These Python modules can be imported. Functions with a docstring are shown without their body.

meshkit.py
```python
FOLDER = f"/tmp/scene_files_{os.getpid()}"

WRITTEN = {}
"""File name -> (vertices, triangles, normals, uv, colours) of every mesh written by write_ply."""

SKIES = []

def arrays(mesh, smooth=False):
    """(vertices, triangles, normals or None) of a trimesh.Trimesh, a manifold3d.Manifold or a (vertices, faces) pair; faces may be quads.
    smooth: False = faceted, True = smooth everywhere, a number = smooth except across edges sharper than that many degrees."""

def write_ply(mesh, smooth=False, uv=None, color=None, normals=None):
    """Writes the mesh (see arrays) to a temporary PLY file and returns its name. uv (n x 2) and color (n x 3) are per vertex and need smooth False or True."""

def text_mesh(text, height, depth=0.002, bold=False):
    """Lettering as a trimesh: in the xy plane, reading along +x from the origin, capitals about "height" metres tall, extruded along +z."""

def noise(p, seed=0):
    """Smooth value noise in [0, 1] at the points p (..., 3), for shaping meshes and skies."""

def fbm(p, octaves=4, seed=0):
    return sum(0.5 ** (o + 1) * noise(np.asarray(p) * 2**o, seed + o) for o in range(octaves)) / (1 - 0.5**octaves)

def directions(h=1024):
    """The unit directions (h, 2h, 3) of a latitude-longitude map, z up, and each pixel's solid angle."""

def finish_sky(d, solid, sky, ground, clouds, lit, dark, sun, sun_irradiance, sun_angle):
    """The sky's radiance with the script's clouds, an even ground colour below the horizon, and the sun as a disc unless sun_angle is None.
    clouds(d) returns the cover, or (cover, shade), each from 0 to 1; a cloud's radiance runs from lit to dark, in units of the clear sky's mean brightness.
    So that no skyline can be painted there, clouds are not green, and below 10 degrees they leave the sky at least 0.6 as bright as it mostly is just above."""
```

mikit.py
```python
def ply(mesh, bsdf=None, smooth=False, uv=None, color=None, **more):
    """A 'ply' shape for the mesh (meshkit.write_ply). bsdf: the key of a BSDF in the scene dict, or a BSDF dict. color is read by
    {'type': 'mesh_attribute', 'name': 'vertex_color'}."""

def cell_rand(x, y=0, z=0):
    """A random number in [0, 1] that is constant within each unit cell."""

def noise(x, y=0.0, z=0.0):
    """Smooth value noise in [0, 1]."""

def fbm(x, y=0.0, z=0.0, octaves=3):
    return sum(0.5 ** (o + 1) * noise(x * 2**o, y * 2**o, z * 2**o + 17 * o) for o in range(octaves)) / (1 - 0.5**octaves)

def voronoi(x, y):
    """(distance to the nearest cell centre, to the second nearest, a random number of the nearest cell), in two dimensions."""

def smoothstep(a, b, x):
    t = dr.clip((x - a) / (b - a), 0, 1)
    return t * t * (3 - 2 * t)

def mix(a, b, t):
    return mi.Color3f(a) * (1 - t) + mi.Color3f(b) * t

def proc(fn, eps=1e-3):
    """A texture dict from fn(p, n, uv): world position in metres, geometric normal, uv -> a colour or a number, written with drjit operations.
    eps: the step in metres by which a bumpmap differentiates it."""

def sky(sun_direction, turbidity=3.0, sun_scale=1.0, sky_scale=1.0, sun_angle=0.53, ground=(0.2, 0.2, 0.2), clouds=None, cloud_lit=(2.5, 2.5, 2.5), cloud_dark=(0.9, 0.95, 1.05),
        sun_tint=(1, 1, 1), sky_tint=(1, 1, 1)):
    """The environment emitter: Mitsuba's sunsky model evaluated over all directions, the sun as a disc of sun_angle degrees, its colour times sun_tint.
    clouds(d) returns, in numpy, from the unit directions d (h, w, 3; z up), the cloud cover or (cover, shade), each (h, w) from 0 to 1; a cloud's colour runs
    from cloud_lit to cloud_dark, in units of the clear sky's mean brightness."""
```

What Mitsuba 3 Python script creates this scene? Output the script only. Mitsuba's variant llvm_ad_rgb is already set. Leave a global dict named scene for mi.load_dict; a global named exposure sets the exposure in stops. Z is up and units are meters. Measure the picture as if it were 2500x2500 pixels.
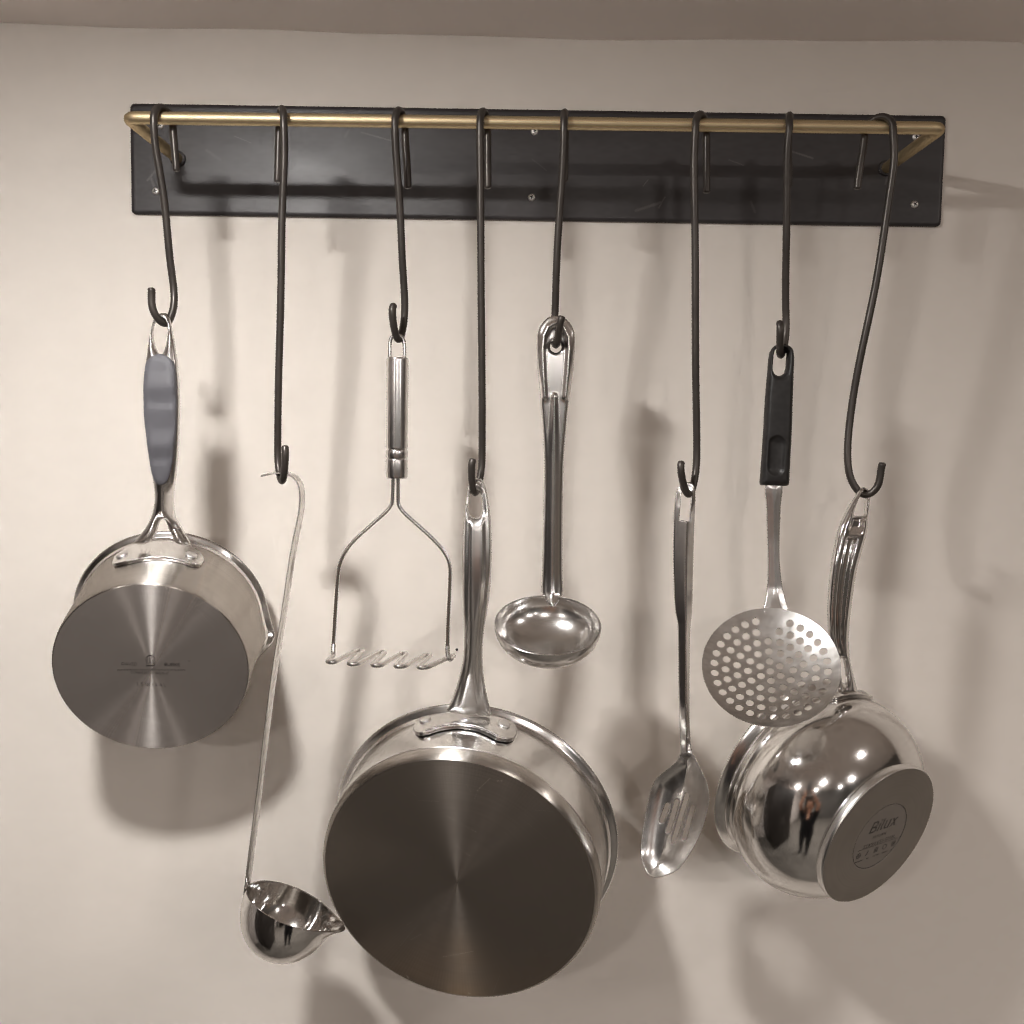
# Kitchen utensil rack on a wall: brass rail on a dark plate, eight S hooks, pans and utensils, lit by recessed ceiling lamps.
import math, numpy as np, trimesh, shapely, manifold3d as m3
import mitsuba as mi, drjit as dr
import mikit, meshkit
from mikit import ply, proc, noise, fbm, smoothstep, mix
from scipy.spatial import Delaunay
from scipy.interpolate import PchipInterpolator, CubicSpline

# ------------------------------------------------------------------ camera, light, exposure
ZC, D, F = 1.95, 0.87, 2500.0                  # camera height, distance to the wall, focal length in photo pixels
YAW, PIT, ROL = -0.0039179, 0.07643078, 0.0164074
CAM = np.array([0, -D, ZC])
_f = np.array([math.sin(YAW)*math.cos(PIT), math.cos(YAW)*math.cos(PIT), -math.sin(PIT)])
_r0 = np.array([math.cos(YAW), -math.sin(YAW), 0]); _d0 = np.cross(_f, _r0)
_c, _s = math.cos(ROL), math.sin(ROL)
BASIS = np.array([_c*_r0 - _s*_d0, _s*_r0 + _c*_d0, _f])
exposure = 1.12
CEIL = ZC + 0.3285
LAMPS = [  # x, y, radius, radiance
    (-0.290, -0.540, 0.042, 240.0),
    (0.920, -0.680, 0.060, 30.0),
    (-1.00, -2.10, 0.085, 106.0),
    (0.25, -2.10, 0.085, 106.0),
    (1.50, -2.10, 0.085, 106.0),
    (-0.20, -3.60, 0.085, 64.0),
    (1.50, -3.60, 0.085, 64.0),
]
NEAR_WHITE, WARM = np.array([1.0, 0.98, 0.95]), np.array([1.0, 0.935, 0.885])

scene, labels = {}, {}
T4 = mi.ScalarTransform4f
scene['camera'] = dict(type='perspective', fov=2*math.degrees(math.atan(1250/F)), fov_axis='x', near_clip=0.01, far_clip=50.0,
                       to_world=T4().look_at(origin=CAM.tolist(), target=(CAM+_f).tolist(), up=(-BASIS[1]).tolist()))

# ------------------------------------------------------------------ helpers
def P(x, y, s):
    "the point that photo pixel (x, y) shows at the distance s in front of the wall"
    x, y, s = np.broadcast_arrays(*[np.asarray(v, float) for v in (x, y, s)])
    d = np.stack([(x-1250)/F, (y-1250)/F, np.ones_like(x)], -1) @ BASIS
    return CAM + ((D - s)/d[..., 1])[..., None]*d

def ray(x, y):
    d = np.array([(x-1250)/F, (y-1250)/F, 1.0]) @ BASIS
    return d/np.linalg.norm(d)

def pix(p):
    q = (np.asarray(p) - CAM) @ BASIS.T
    return np.stack([1250+F*q[..., 0]/q[..., 2], 1250+F*q[..., 1]/q[..., 2]], -1)

COUNT = {}
def numbered(k):
    COUNT[k] = COUNT.get(k, -1) + 1
    return k if COUNT[k] == 0 else f'{k}_{COUNT[k]:03d}'

def thing(name, label, cat, group=None, kind=None):
    k = numbered(name); labels[k] = dict(label=label, category=cat)
    if group: labels[k]['group'] = group
    if kind: labels[k]['kind'] = kind
    return k

def part(parent, name, mesh, bsdf, smooth=35, label=None, **kw):
    k = numbered(f'{parent}__{name}')
    scene[k] = mesh if isinstance(mesh, dict) else ply(mesh, bsdf, smooth=smooth, **kw)
    if isinstance(mesh, dict): scene[k]['bsdf'] = {'type': 'ref', 'id': bsdf}
    if label: labels[k] = dict(label=label)
    return k

def struct(name, mesh, bsdf, label=None, smooth=False):
    scene[name] = ply(mesh, bsdf, smooth=smooth); labels[name] = dict(kind='structure')
    if label: labels[name]['label'] = label
    return name

def curve(pts, step=0.002, r=0.006):
    "polyline through pts with its corners rounded (quadratic), resampled"
    pts = np.asarray(pts, float); out = [pts[0]]
    for i in range(1, len(pts)-1):
        a, b, c = pts[i-1], pts[i], pts[i+1]
        la, lc = np.linalg.norm(a-b), np.linalg.norm(c-b)
        p, q = b+(a-b)*min(r, .48*la)/la, b+(c-b)*min(r, .48*lc)/lc
        for t in np.linspace(0, 1, 9): out.append((1-t)**2*p + 2*t*(1-t)*b + t*t*q)
    out.append(pts[-1])
    return resample(np.array(out), step)

def resample(o, step):
    o = np.asarray(o); L = np.r_[0, np.cumsum(np.linalg.norm(np.diff(o, axis=0), axis=1))]
    keep = np.r_[True, np.diff(L) > 1e-9]; o, L = o[keep], L[keep]
    t = np.linspace(0, L[-1], max(4, int(L[-1]/step)+1))
    return np.stack([np.interp(t, L, o[:, k]) for k in range(3)], 1)

def spline(pts, step=0.002):
    pts = np.asarray(pts, float); L = np.r_[0, np.cumsum(np.linalg.norm(np.diff(pts, axis=0), axis=1))]
    t = np.linspace(0, L[-1], max(8, int(L[-1]/step)))
    return resample(CubicSpline(L, pts)(t), step)

def frames(p):
    t = np.gradient(p, axis=0); t /= np.linalg.norm(t, axis=1, keepdims=True)
    a = np.cross(t[0], [0, 1, 0.01]);
    if np.linalg.norm(a) < .1: a = np.cross(t[0], [1, 0, 0])
    a /= np.linalg.norm(a); A = [a]
    for i in range(1, len(p)):
        a = A[-1] - t[i]*(A[-1] @ t[i]); A.append(a/np.linalg.norm(a))
    A = np.array(A); return t, A, np.cross(t, A)

def tube(p, r, n=18, cap=True, flat=None):
    "tube along the polyline p; r a number or one per point; rounded end caps"
    p = np.asarray(p, float); r = np.broadcast_to(np.asarray(r, float), len(p)).copy(); t, A, B = frames(p)
    if cap:
        k = np.array([1, .95, .75, .4]); e = np.array([.0, .25, .45, .55])
        pre = [(p[0]-t[0]*r[0]*e_, r[0]*k_, A[0], B[0]) for k_, e_ in list(zip(k, e))[::-1]]
        post = [(p[-1]+t[-1]*r[-1]*e_, r[-1]*k_, A[-1], B[-1]) for k_, e_ in zip(k, e)]
        rows = pre + [(p[i], r[i], A[i], B[i]) for i in range(1, len(p)-1)] + post
    else: rows = [(p[i], r[i], A[i], B[i]) for i in range(len(p))]
    th = np.linspace(0, 2*np.pi, n, endpoint=False)[:, None]
    V = np.vstack([c + q*(np.cos(th)*a + np.sin(th)*b) for c, q, a, b in rows])
    m = len(rows); F_ = []
    for i in range(m-1):
        for j in range(n):
            a, b = i*n+j, i*n+(j+1) % n
            F_ += [(a, b, b+n), (a, b+n, a+n)]
    V = np.vstack([V, rows[0][0], rows[-1][0]]); c0, c1 = len(V)-2, len(V)-1
    for j in range(n):
        F_ += [(c0, (j+1) % n, j), (c1, (m-1)*n+j, (m-1)*n+(j+1) % n)]
    return trimesh.Trimesh(V, np.array(F_), process=False)

def join(*ms): return trimesh.util.concatenate([x if isinstance(x, trimesh.Trimesh) else trimesh.Trimesh(*x, process=False) for x in ms])

def nrm(az, el):
    az, el = math.radians(az), math.radians(el)
    return np.array([math.sin(az)*math.cos(el), -math.cos(az)*math.cos(el), math.sin(el)])

def axes(n):
    n = n/np.linalg.norm(n); u = np.cross([0, 0, 1.], n); u /= np.linalg.norm(u); return u, np.cross(n, u), n   # right, up, outward

class Revolve:
    "a body of revolution: c the centre of its base, n the outward axis; profiles are lists of (radius, distance from the base inwards)"
    def __init__(self, c, n): self.c, self.n = np.asarray(c, float), n/np.linalg.norm(n); self.u, self.v, _ = axes(n)
    def pt(self, th, r, t):
        th, r, t = np.broadcast_arrays(*[np.asarray(q, float) for q in (th, r, t)])
        return self.c - t[..., None]*self.n + r[..., None]*(np.cos(th)[..., None]*self.u + np.sin(th)[..., None]*self.v)
    def mesh(self, profile, nseg=160, bend=None, smooth_profile=False, flip=False):
        pr = np.asarray(profile, float)
        if smooth_profile:
            L = np.r_[0, np.cumsum(np.linalg.norm(np.diff(pr, axis=0), axis=1))]
            t = np.linspace(0, L[-1], 90); pr = np.stack([PchipInterpolator(L, pr[:, k])(t) for k in (0, 1)], 1)
        th = np.linspace(0, 2*np.pi, nseg+1); L = np.r_[0, np.cumsum(np.linalg.norm(np.diff(pr, axis=0), axis=1))]
        # double the rings at sharp corners
        rings = [[]]
        for i in range(len(pr)):
            rings[-1].append(i)
            if 0 < i < len(pr)-1:
                a, b = pr[i]-pr[i-1], pr[i+1]-pr[i]
                if a @ b < .78*np.linalg.norm(a)*np.linalg.norm(b): rings.append([i])
        V, N, UV, Fc = [], [], [], []
        for g in rings:
            if len(g) < 2: continue
            R, Th = np.meshgrid(pr[g, 0], th, indexing='ij'); Tt = np.repeat(pr[g, 1][:, None], len(th), 1)
            if bend is not None: R, Tt = bend(R, Tt, Th)
            pts = self.pt(Th, R, Tt)
            du = np.gradient(pts, axis=1); du[:, 0] = du[:, -1] = (pts[:, 1]-pts[:, -2])/2
            dv = np.gradient(pts, axis=0); nn = np.cross(du, dv); ln = np.linalg.norm(nn, axis=-1, keepdims=True)
            nn = np.where(ln > 1e-14, nn/np.maximum(ln, 1e-14), self.n)
            o = sum(len(x) for x in V); m, k = pts.shape[:2]
            V.append(pts.reshape(-1, 3)); N.append(nn.reshape(-1, 3)); UV.append(np.stack([Th/(2*np.pi), np.repeat(L[g][:, None], k, 1)], -1).reshape(-1, 2))
            I = o + np.arange((m-1)*k).reshape(m-1, k)[:, :-1].ravel()
            Fc.append(np.vstack([np.stack([I, I+1, I+1+k], 1), np.stack([I, I+1+k, I+k], 1)]))
        V, N, UV, Fc = map(np.vstack, (V, N, UV, Fc))
        if flip: N, Fc = -N, Fc[:, ::-1]
        return {'type': 'ply', 'filename': meshkit.write_ply((V, Fc), False, UV, None, normals=N), 'face_normals': False}
    def hit(self, x, y, r):
        "(angle, t) where the photo ray meets the cylinder of radius r (near side)"
        d = ray(x, y); o = CAM - self.c
        a = np.array([d @ self.u, d @ self.v]); b = np.array([o @ self.u, o @ self.v])
        A_, B_, C_ = a @ a, a @ b, b @ b - r*r
        k = (-B_ - math.sqrt(max(B_*B_ - A_*C_, 0)))/A_
        q = o + k*d
        return math.atan2(q @ self.v, q @ self.u), -(q @ self.n)
    def disc(self, x, y):
        "(a, b) in the base plane under the photo pixel"
        d = ray(x, y); o = CAM - self.c; k = -(o @ self.n)/(d @ self.n); q = o + k*d
        return q @ self.u, q @ self.v

def grid_mesh(poly, res):
    "points, triangles, distance to the edge and edge loops of a polygon with holes"
    poly = shapely.Polygon(poly) if not isinstance(poly, shapely.Polygon) else poly
    poly = poly.buffer(0)
    B = [np.array(shapely.segmentize(r, res).coords)[:-1] for r in [poly.exterior, *poly.interiors]]
    inner = []
    for k in (.45, 1.0, 1.7):
        q = poly.buffer(-res*k)
        for g in getattr(q, 'geoms', [q]):
            if g.is_empty: continue
            for r in [g.exterior, *g.interiors]: inner.append(np.array(shapely.segmentize(r.simplify(res*.02), res).coords)[:-1])
    x0, y0, x1, y1 = poly.bounds; h = res*.87
    gx, gy = np.meshgrid(np.arange(x0, x1+res, res), np.arange(y0, y1+h, h)); gx = gx + (np.arange(len(gx)) % 2)[:, None]*res/2
    G = np.stack([gx.ravel(), gy.ravel()], 1); q = poly.buffer(-res*2.2)
    G = G[shapely.contains_xy(q, G[:, 0], G[:, 1])] if not q.is_empty else G[:0]
    pts = np.vstack(B + inner + [G]); pts = np.unique(pts.round(9), axis=0)
    # Delaunay in isotropic coordinates
    tri = Delaunay(pts).simplices; c = pts[tri].mean(1)
    tri = tri[shapely.contains_xy(poly.buffer(res*.01), c[:, 0], c[:, 1])]
    a = pts[tri]; area = (a[:, 1, 0]-a[:, 0, 0])*(a[:, 2, 1]-a[:, 0, 1])-(a[:, 1, 1]-a[:, 0, 1])*(a[:, 2, 0]-a[:, 0, 0])
    tri = np.where((area < 0)[:, None], tri[:, ::-1], tri)[np.abs(area) > 1e-12*res*res]
    d = shapely.distance(shapely.points(pts), poly.boundary)
    return pts, tri, d

def solid(poly, res, top, bot):
    "closed solid from a flat polygon: top(x, y, d) and bot(x, y, d) give the 3D points of its two faces"
    p, tri, d = grid_mesh(poly, res)
    e = np.vstack([tri[:, [0, 1]], tri[:, [1, 2]], tri[:, [2, 0]]]); es = np.sort(e, 1)
    _, idx, cnt = np.unique(es, axis=0, return_index=True, return_counts=True); be = e[idx[cnt == 1]]
    A, B = top(p[:, 0], p[:, 1], d), bot(p[:, 0], p[:, 1], d); n = len(p)
    same = np.linalg.norm(A-B, axis=1) < 1e-6
    Fc = np.vstack([tri, tri[:, ::-1]+n, np.stack([be[:, 0], be[:, 0]+n, be[:, 1]+n], 1), np.stack([be[:, 0], be[:, 1]+n, be[:, 1]], 1)])
    m = trimesh.Trimesh(np.vstack([A, B]), Fc, process=False); m.merge_vertices(digits_vertex=7); m.update_faces(m.nondegenerate_faces())
    m.fix_normals()
    return m

def rounded(d, r): return np.sqrt(np.clip(1-(1-np.clip(d/r, 0, 1))**2, 0, 1))
def smooth_poly(pts, n=6, closed=True):
    "Catmull-Rom through the outline points"
    p = np.asarray(pts, float); out = []
    for i in range(len(p)):
        a, b, c, d_ = p[i-1], p[i], p[(i+1) % len(p)], p[(i+2) % len(p)]
        for t in np.linspace(0, 1, n, endpoint=False):
            out.append(.5*((2*b)+(-a+c)*t+(2*a-5*b+4*c-d_)*t*t+(-a+3*b-3*c+d_)*t**3))
    return np.array(out)
def zoom(l, x0, y0, k): return np.array([(x0+a*k, y0+b*k) for a, b in l])
def interp(x, tab): a = np.array(tab, float); return PchipInterpolator(a[:, 0], a[:, 1], extrapolate=False)(np.clip(x, a[0, 0], a[-1, 0]))
OUT = np.array([0, -1.0, 0])

def engrave(body, xy, up, text, height, lift=0.00012, bold=False, shear=0.0, centre=True):
    "lettering lying on the base of a body: xy its centre in base coordinates, up the text's up direction"
    m = meshkit.text_mesh(text, height, depth=0.0001, bold=bold); v = np.array(m.vertices)
    v[:, 0] += shear*v[:, 1]
    if centre: v[:, 0] -= (v[:, 0].min()+v[:, 0].max())/2
    v[:, 1] -= height/2
    up = np.array(up)/np.linalg.norm(up); rt = np.array([up[1], -up[0]])
    ab = np.asarray(xy) + v[:, :1]*rt + v[:, 1:2]*up
    w = body.c + ab[:, :1]*body.u + ab[:, 1:]*body.v + (v[:, 2:3]+lift)*body.n
    return trimesh.Trimesh(w, m.faces, process=False)

# ------------------------------------------------------------------ materials
def rgb(*c): return {'type': 'rgb', 'value': list(c)}
def two(b): return {'type': 'twosided', 'bsdf': b}
def steel(refl, a=None, au=None, av=None):
    b = dict(type='roughconductor', distribution='ggx', eta=rgb(1e-5, 1e-5, 1e-5), k=rgb(1, 1, 1)); b.pop('eta'); b.pop('k')
    b['material'] = 'none'; b['specular_reflectance'] = refl if isinstance(refl, dict) else rgb(*refl)
    if a is not None: b['alpha'] = a
    else: b['alpha_u'], b['alpha_v'] = au, av
    return two(b)

def wall_fn(p, n, uv):
    m = fbm(p.x*2+11, p.y*2, p.z*2+5, 2)*.35 + fbm(p.x*60, p.y*60, p.z*90, 2)*.65
    return mix((.692, .637, .582), (.716, .661, .606), m)
scene['wall_paint'] = {'type': 'diffuse', 'reflectance': proc(wall_fn)}
scene['ceiling_paint'] = two({'type': 'diffuse', 'reflectance': rgb(.92, .855, .82)})
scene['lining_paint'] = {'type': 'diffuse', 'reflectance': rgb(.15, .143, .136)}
def floor_fn(p, n, uv): return mix((.18, .167, .152), (.25, .235, .215), fbm(p.x*4, p.y*4, 0, 3))
scene['floor_mat'] = {'type': 'diffuse', 'reflectance': proc(floor_fn)}
scene['dark_wood'] = two({'type': 'principled', 'base_color': rgb(.022, .018, .016), 'roughness': .45, 'specular': .4})
scene['white_trim'] = {'type': 'diffuse', 'reflectance': rgb(.72, .69, .64)}
scene['black_void'] = {'type': 'diffuse', 'reflectance': rgb(.03, .027, .025)}
_pr = np.random.default_rng(21)
SCUFF = [(_pr.uniform(-.31, .33), _pr.uniform(.185, .26)+ZC, math.cos(q_), math.sin(q_), _pr.uniform(.006, .03), _pr.uniform(.0003, .0012), _pr.uniform(.25, .8)) for q_ in _pr.uniform(-.9, 2.0, 18)]
def plate_fn(p, n, uv):
    a = fbm(p.x*9, p.y*9, p.z*28, 3); b = fbm(p.x*140, p.y*140, p.z*300, 2); m = mi.Float(0)
    for sx, sz, cx_, cz_, L, wd, k_ in SCUFF:
        t = dr.clip((p.x-sx)*cx_+(p.z-sz)*cz_, 0, L); m = dr.maximum(m, k_*dr.clip(1.4-dr.hypot(p.x-sx-t*cx_, p.z-sz-t*cz_)/wd, 0, 1)*(.4+.6*b))
    return mix(mix((.019, .016, .017), (.037, .033, .034), dr.clip(a*1.3+b*.5-.4, 0, 1)), (.12, .11, .105), m*.8)
def plate_rough(p, n, uv): return .34 + .16*fbm(p.x*14, p.y*14, p.z*30, 3)
scene['plate_metal'] = two({'type': 'principled', 'base_color': proc(plate_fn), 'roughness': proc(plate_rough), 'specular': .55, 'metallic': .15})
def brass_fn(p, n, uv): return mix((.58, .46, .28), (.64, .51, .32), fbm(p.x*30, p.y*30, p.z*30, 2))
scene['brass'] = steel(proc(brass_fn), a=.25)
def hook_fn(p, n, uv): return mix((.036, .031, .028), (.074, .063, .055), fbm(p.x*90, p.y*90, p.z*45, 3))
scene['hook_iron'] = two({'type': 'principled', 'base_color': proc(hook_fn), 'roughness': .36, 'metallic': .55, 'specular': .5})
scene['screw_zinc'] = steel((.72, .70, .68), a=.22)
scene['screw_slot'] = {'type': 'diffuse', 'reflectance': rgb(.03, .03, .03)}
def smudge(p, n, uv): return mix((.72, .71, .695), (.82, .81, .795), fbm(p.x*45, p.y*45, p.z*45, 3))
scene['polished'] = steel(proc(smudge), a=.032)
scene['mirror'] = steel(proc(smudge), a=.010)
scene['satin'] = steel(proc(smudge), a=.16)
def scratch_r(p, n, uv): return .045 + .06*fbm(p.x*70, p.y*300, p.z*70+p.x*60, 3)**2
scene['scratched'] = two({'type': 'roughconductor', 'distribution': 'ggx', 'material': 'none', 'specular_reflectance': proc(smudge), 'alpha': proc(scratch_r)})
scene['handle_steel'] = steel(proc(smudge), a=.07)
def ring_fn(p, n, uv):
    q = noise(uv.y*5200, 0, 0)*.5 + noise(uv.y*1700, uv.x*6, 3)*.5
    return mix((.50, .465, .43), (.66, .62, .575), q)
scene['brushed_side'] = steel(proc(ring_fn), au=.035, av=.28)
def wear(c, az, el, seed, n, rmax):
    "fine scratches and rim nicks on a pan base, as a mask over its surface"
    u, v, w = axes(nrm(az, el)); rg = np.random.default_rng(seed); segs = []
    for i in range(n):
        r, a, L, q = rmax*math.sqrt(rg.uniform(.05, .95)), rg.uniform(0, 6.28), rg.uniform(.004, .03), rg.uniform(0, 6.28)
        segs.append((r*math.cos(a), r*math.sin(a), math.cos(q), math.sin(q), L, rg.uniform(.00012, .00028), rg.uniform(.25, .9)))
    for i in range(9):
        a = rg.uniform(0, 6.28); segs.append((rmax*.975*math.cos(a), rmax*.975*math.sin(a), math.cos(a+.9), math.sin(a+.9), rg.uniform(.001, .003), .0005, 1.0))
    def f(p):
        x = (p.x-c[0])*u[0]+(p.y-c[1])*u[1]+(p.z-c[2])*u[2]; y = (p.x-c[0])*v[0]+(p.y-c[1])*v[1]+(p.z-c[2])*v[2]; m = mi.Float(0)
        for sx, sy, cx_, cy_, L, wd, k_ in segs:
            t = dr.clip((x-sx)*cx_+(y-sy)*cy_, 0, L); d = dr.hypot(x-sx-t*cx_, y-sy-t*cy_)
            m = dr.maximum(m, k_*dr.clip(1.5-d/wd, 0, 1))
        return m, x, y
    return f
wearS, wearB = wear((-.2746, -.1051, ZC-.1828), 7.43, -17.6, 5, 22, .0715), wear((-.0410, -.0982, ZC-.3487), -9.76, -12.74, 8, 20, .107)
def disc_fn(p, n, uv):
    q = noise(uv.y*4200, uv.x*9, 0)*.6 + noise(uv.y*1500, uv.x*4, 3)*.4
    st = fbm(p.x*22, p.y*22, p.z*22, 3); m, x, y = wearS(p)
    return mix(mix((.25, .228, .214), (.46, .425, .40), q*.7+st*.6-.15), (.80, .77, .74), m*.75)
def hazy(spec, refl, w): return two({'type': 'blendbsdf', 'weight': w, 'a': spec['bsdf'], 'b': {'type': 'diffuse', 'reflectance': rgb(*refl)}})
scene['brushed_base'] = hazy(steel(proc(disc_fn), au=.030, av=.36), (.30, .265, .245), .28)
def disc2_fn(p, n, uv):
    q = noise(uv.y*4200, uv.x*9, 0)*.6 + noise(uv.y*1500, uv.x*4, 3)*.4
    st = fbm(p.x*16, p.y*16, p.z*16, 3); m, x, y = wearB(p); amber = smoothstep(-.02, -.10, y)*fbm(p.x*25, p.y*25, p.z*25, 3)
    base = mix(mix((.095, .083, .073), (.145, .127, .112), q), (.078, .068, .060), dr.clip(st*1.2-.3, 0, 1))
    return mix(mix(base, (.24, .15, .075), amber*.8), (.42, .38, .34), m*.6)
scene['tinted_base'] = hazy(steel(proc(disc2_fn), au=.075, av=.42), (.21, .175, .145), .21)
def disc3_fn(p, n, uv):
    st = fbm(p.x*30, p.y*30, p.z*30, 3)
    return mix((.33, .30, .265), (.48, .44, .40), st*.8+noise(uv.y*3000, uv.x*8, 1)*.3)
scene['satin_base'] = steel(proc(disc3_fn), a=.30)
scene['emblem_steel'] = steel((.43, .395, .365), a=.34)
scene['engraved'] = two({'type': 'principled', 'base_color': rgb(.028, .023, .021), 'roughness': .5, 'metallic': .5})
scene['grey_rubber'] = two({'type': 'principled', 'base_color': rgb(.088, .086, .096), 'roughness': .55, 'specular': .4})
def blk(p, n, uv): return mix((.012, .011, .011), (.022, .020, .019), fbm(p.x*300, p.y*300, p.z*300, 2))
scene['black_plastic'] = two({'type': 'principled', 'base_color': proc(blk), 'roughness': .42, 'specular': .32})
scene['skin'] = {'type': 'principled', 'base_color': rgb(.50, .27, .18), 'roughness': .5}
scene['black_cloth'] = {'type': 'diffuse', 'reflectance': rgb(.012, .012, .014)}
scene['hair_brown'] = {'type': 'diffuse', 'reflectance': rgb(.05, .03, .02)}
scene['art_print'] = {'type': 'diffuse', 'reflectance': proc(lambda p, n, uv: mix((.30, .24, .18), (.12, .10, .09), fbm(p.x*5, p.y*5, p.z*5, 3)))}
scene['lamp_diffuse'] = {'type': 'diffuse', 'reflectance': rgb(.7, .7, .7)}

# ------------------------------------------------------------------ the setting
def box(x0, x1, y0, y1, z0, z1): return trimesh.creation.box(bounds=[(x0, y0, z0), (x1, y1, z1)])
XL, XR, YB = -1.75, 2.6, -4.6
def sheet_wall():
    xs = np.linspace(XL, XR, 60); top = np.full(60, CEIL+.03)
    V = np.vstack([np.stack([xs, 0*xs, 0*xs], 1), np.stack([xs, 0*xs, top], 1)])
    i = np.arange(59); return V, np.vstack([np.stack([i, i+1, i+61], 1), np.stack([i, i+61, i+60], 1)])
struct('wall', sheet_wall(), 'wall_paint', 'warm beige painted wall behind the rack')
JOINT = [(-.60, .3345), (-.432, .3324), (-.292, .3302), (-.159, .3285), (-.01, .3268), (.165, .3273), (.41, .3289), (.7, .3300)]
def ceiling():
    xs = np.unique(np.r_[np.linspace(XL, XR, 50), np.linspace(-.6, .7, 80)]); ys = np.r_[.004, -.004, -.02, -.05, -.1, -.2, -.35, np.linspace(-.5, YB, 12)]
    X, Y = np.meshgrid(xs, ys, indexing='ij')
    edge = interp(X, JOINT) + ZC; w = np.clip(1+Y/.25, 0, 1); w = w*w*(3-2*w)
    Z = CEIL + (edge-CEIL)*w
    cove = np.where(Y > -.012, -.0018*(1+.7*np.sin(X*23)*np.sin(X*9+1)), 0)
    Z = Z + cove; k = len(ys)
    I = np.arange(len(xs)*k).reshape(len(xs), k)[:-1, :-1].ravel()
    return np.stack([X, Y, Z], -1).reshape(-1, 3), np.vstack([np.stack([I, I+1, I+k+1], 1), np.stack([I, I+k+1, I+k], 1)])
struct('ceiling', ceiling(), 'ceiling_paint', 'off-white ceiling along the top edge of the picture', smooth=True)
struct('floor', box(XL, XR, YB, 0.0, -.05, 0), 'floor_mat')
struct('wall_left', box(XL-.1, XL, YB, 0, 0, CEIL+.03), 'ceiling_paint')
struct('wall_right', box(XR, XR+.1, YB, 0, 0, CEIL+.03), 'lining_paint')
DX0, DX1, DZ = -1.25, -.40, 2.0         # the doorway in the far wall
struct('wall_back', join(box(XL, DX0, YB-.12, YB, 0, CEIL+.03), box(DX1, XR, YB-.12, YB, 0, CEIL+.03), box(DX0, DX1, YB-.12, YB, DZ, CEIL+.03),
                         box(DX0-.3, DX1+.3, YB-1.3, YB-1.2, 0, CEIL)), 'lining_paint')
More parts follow.
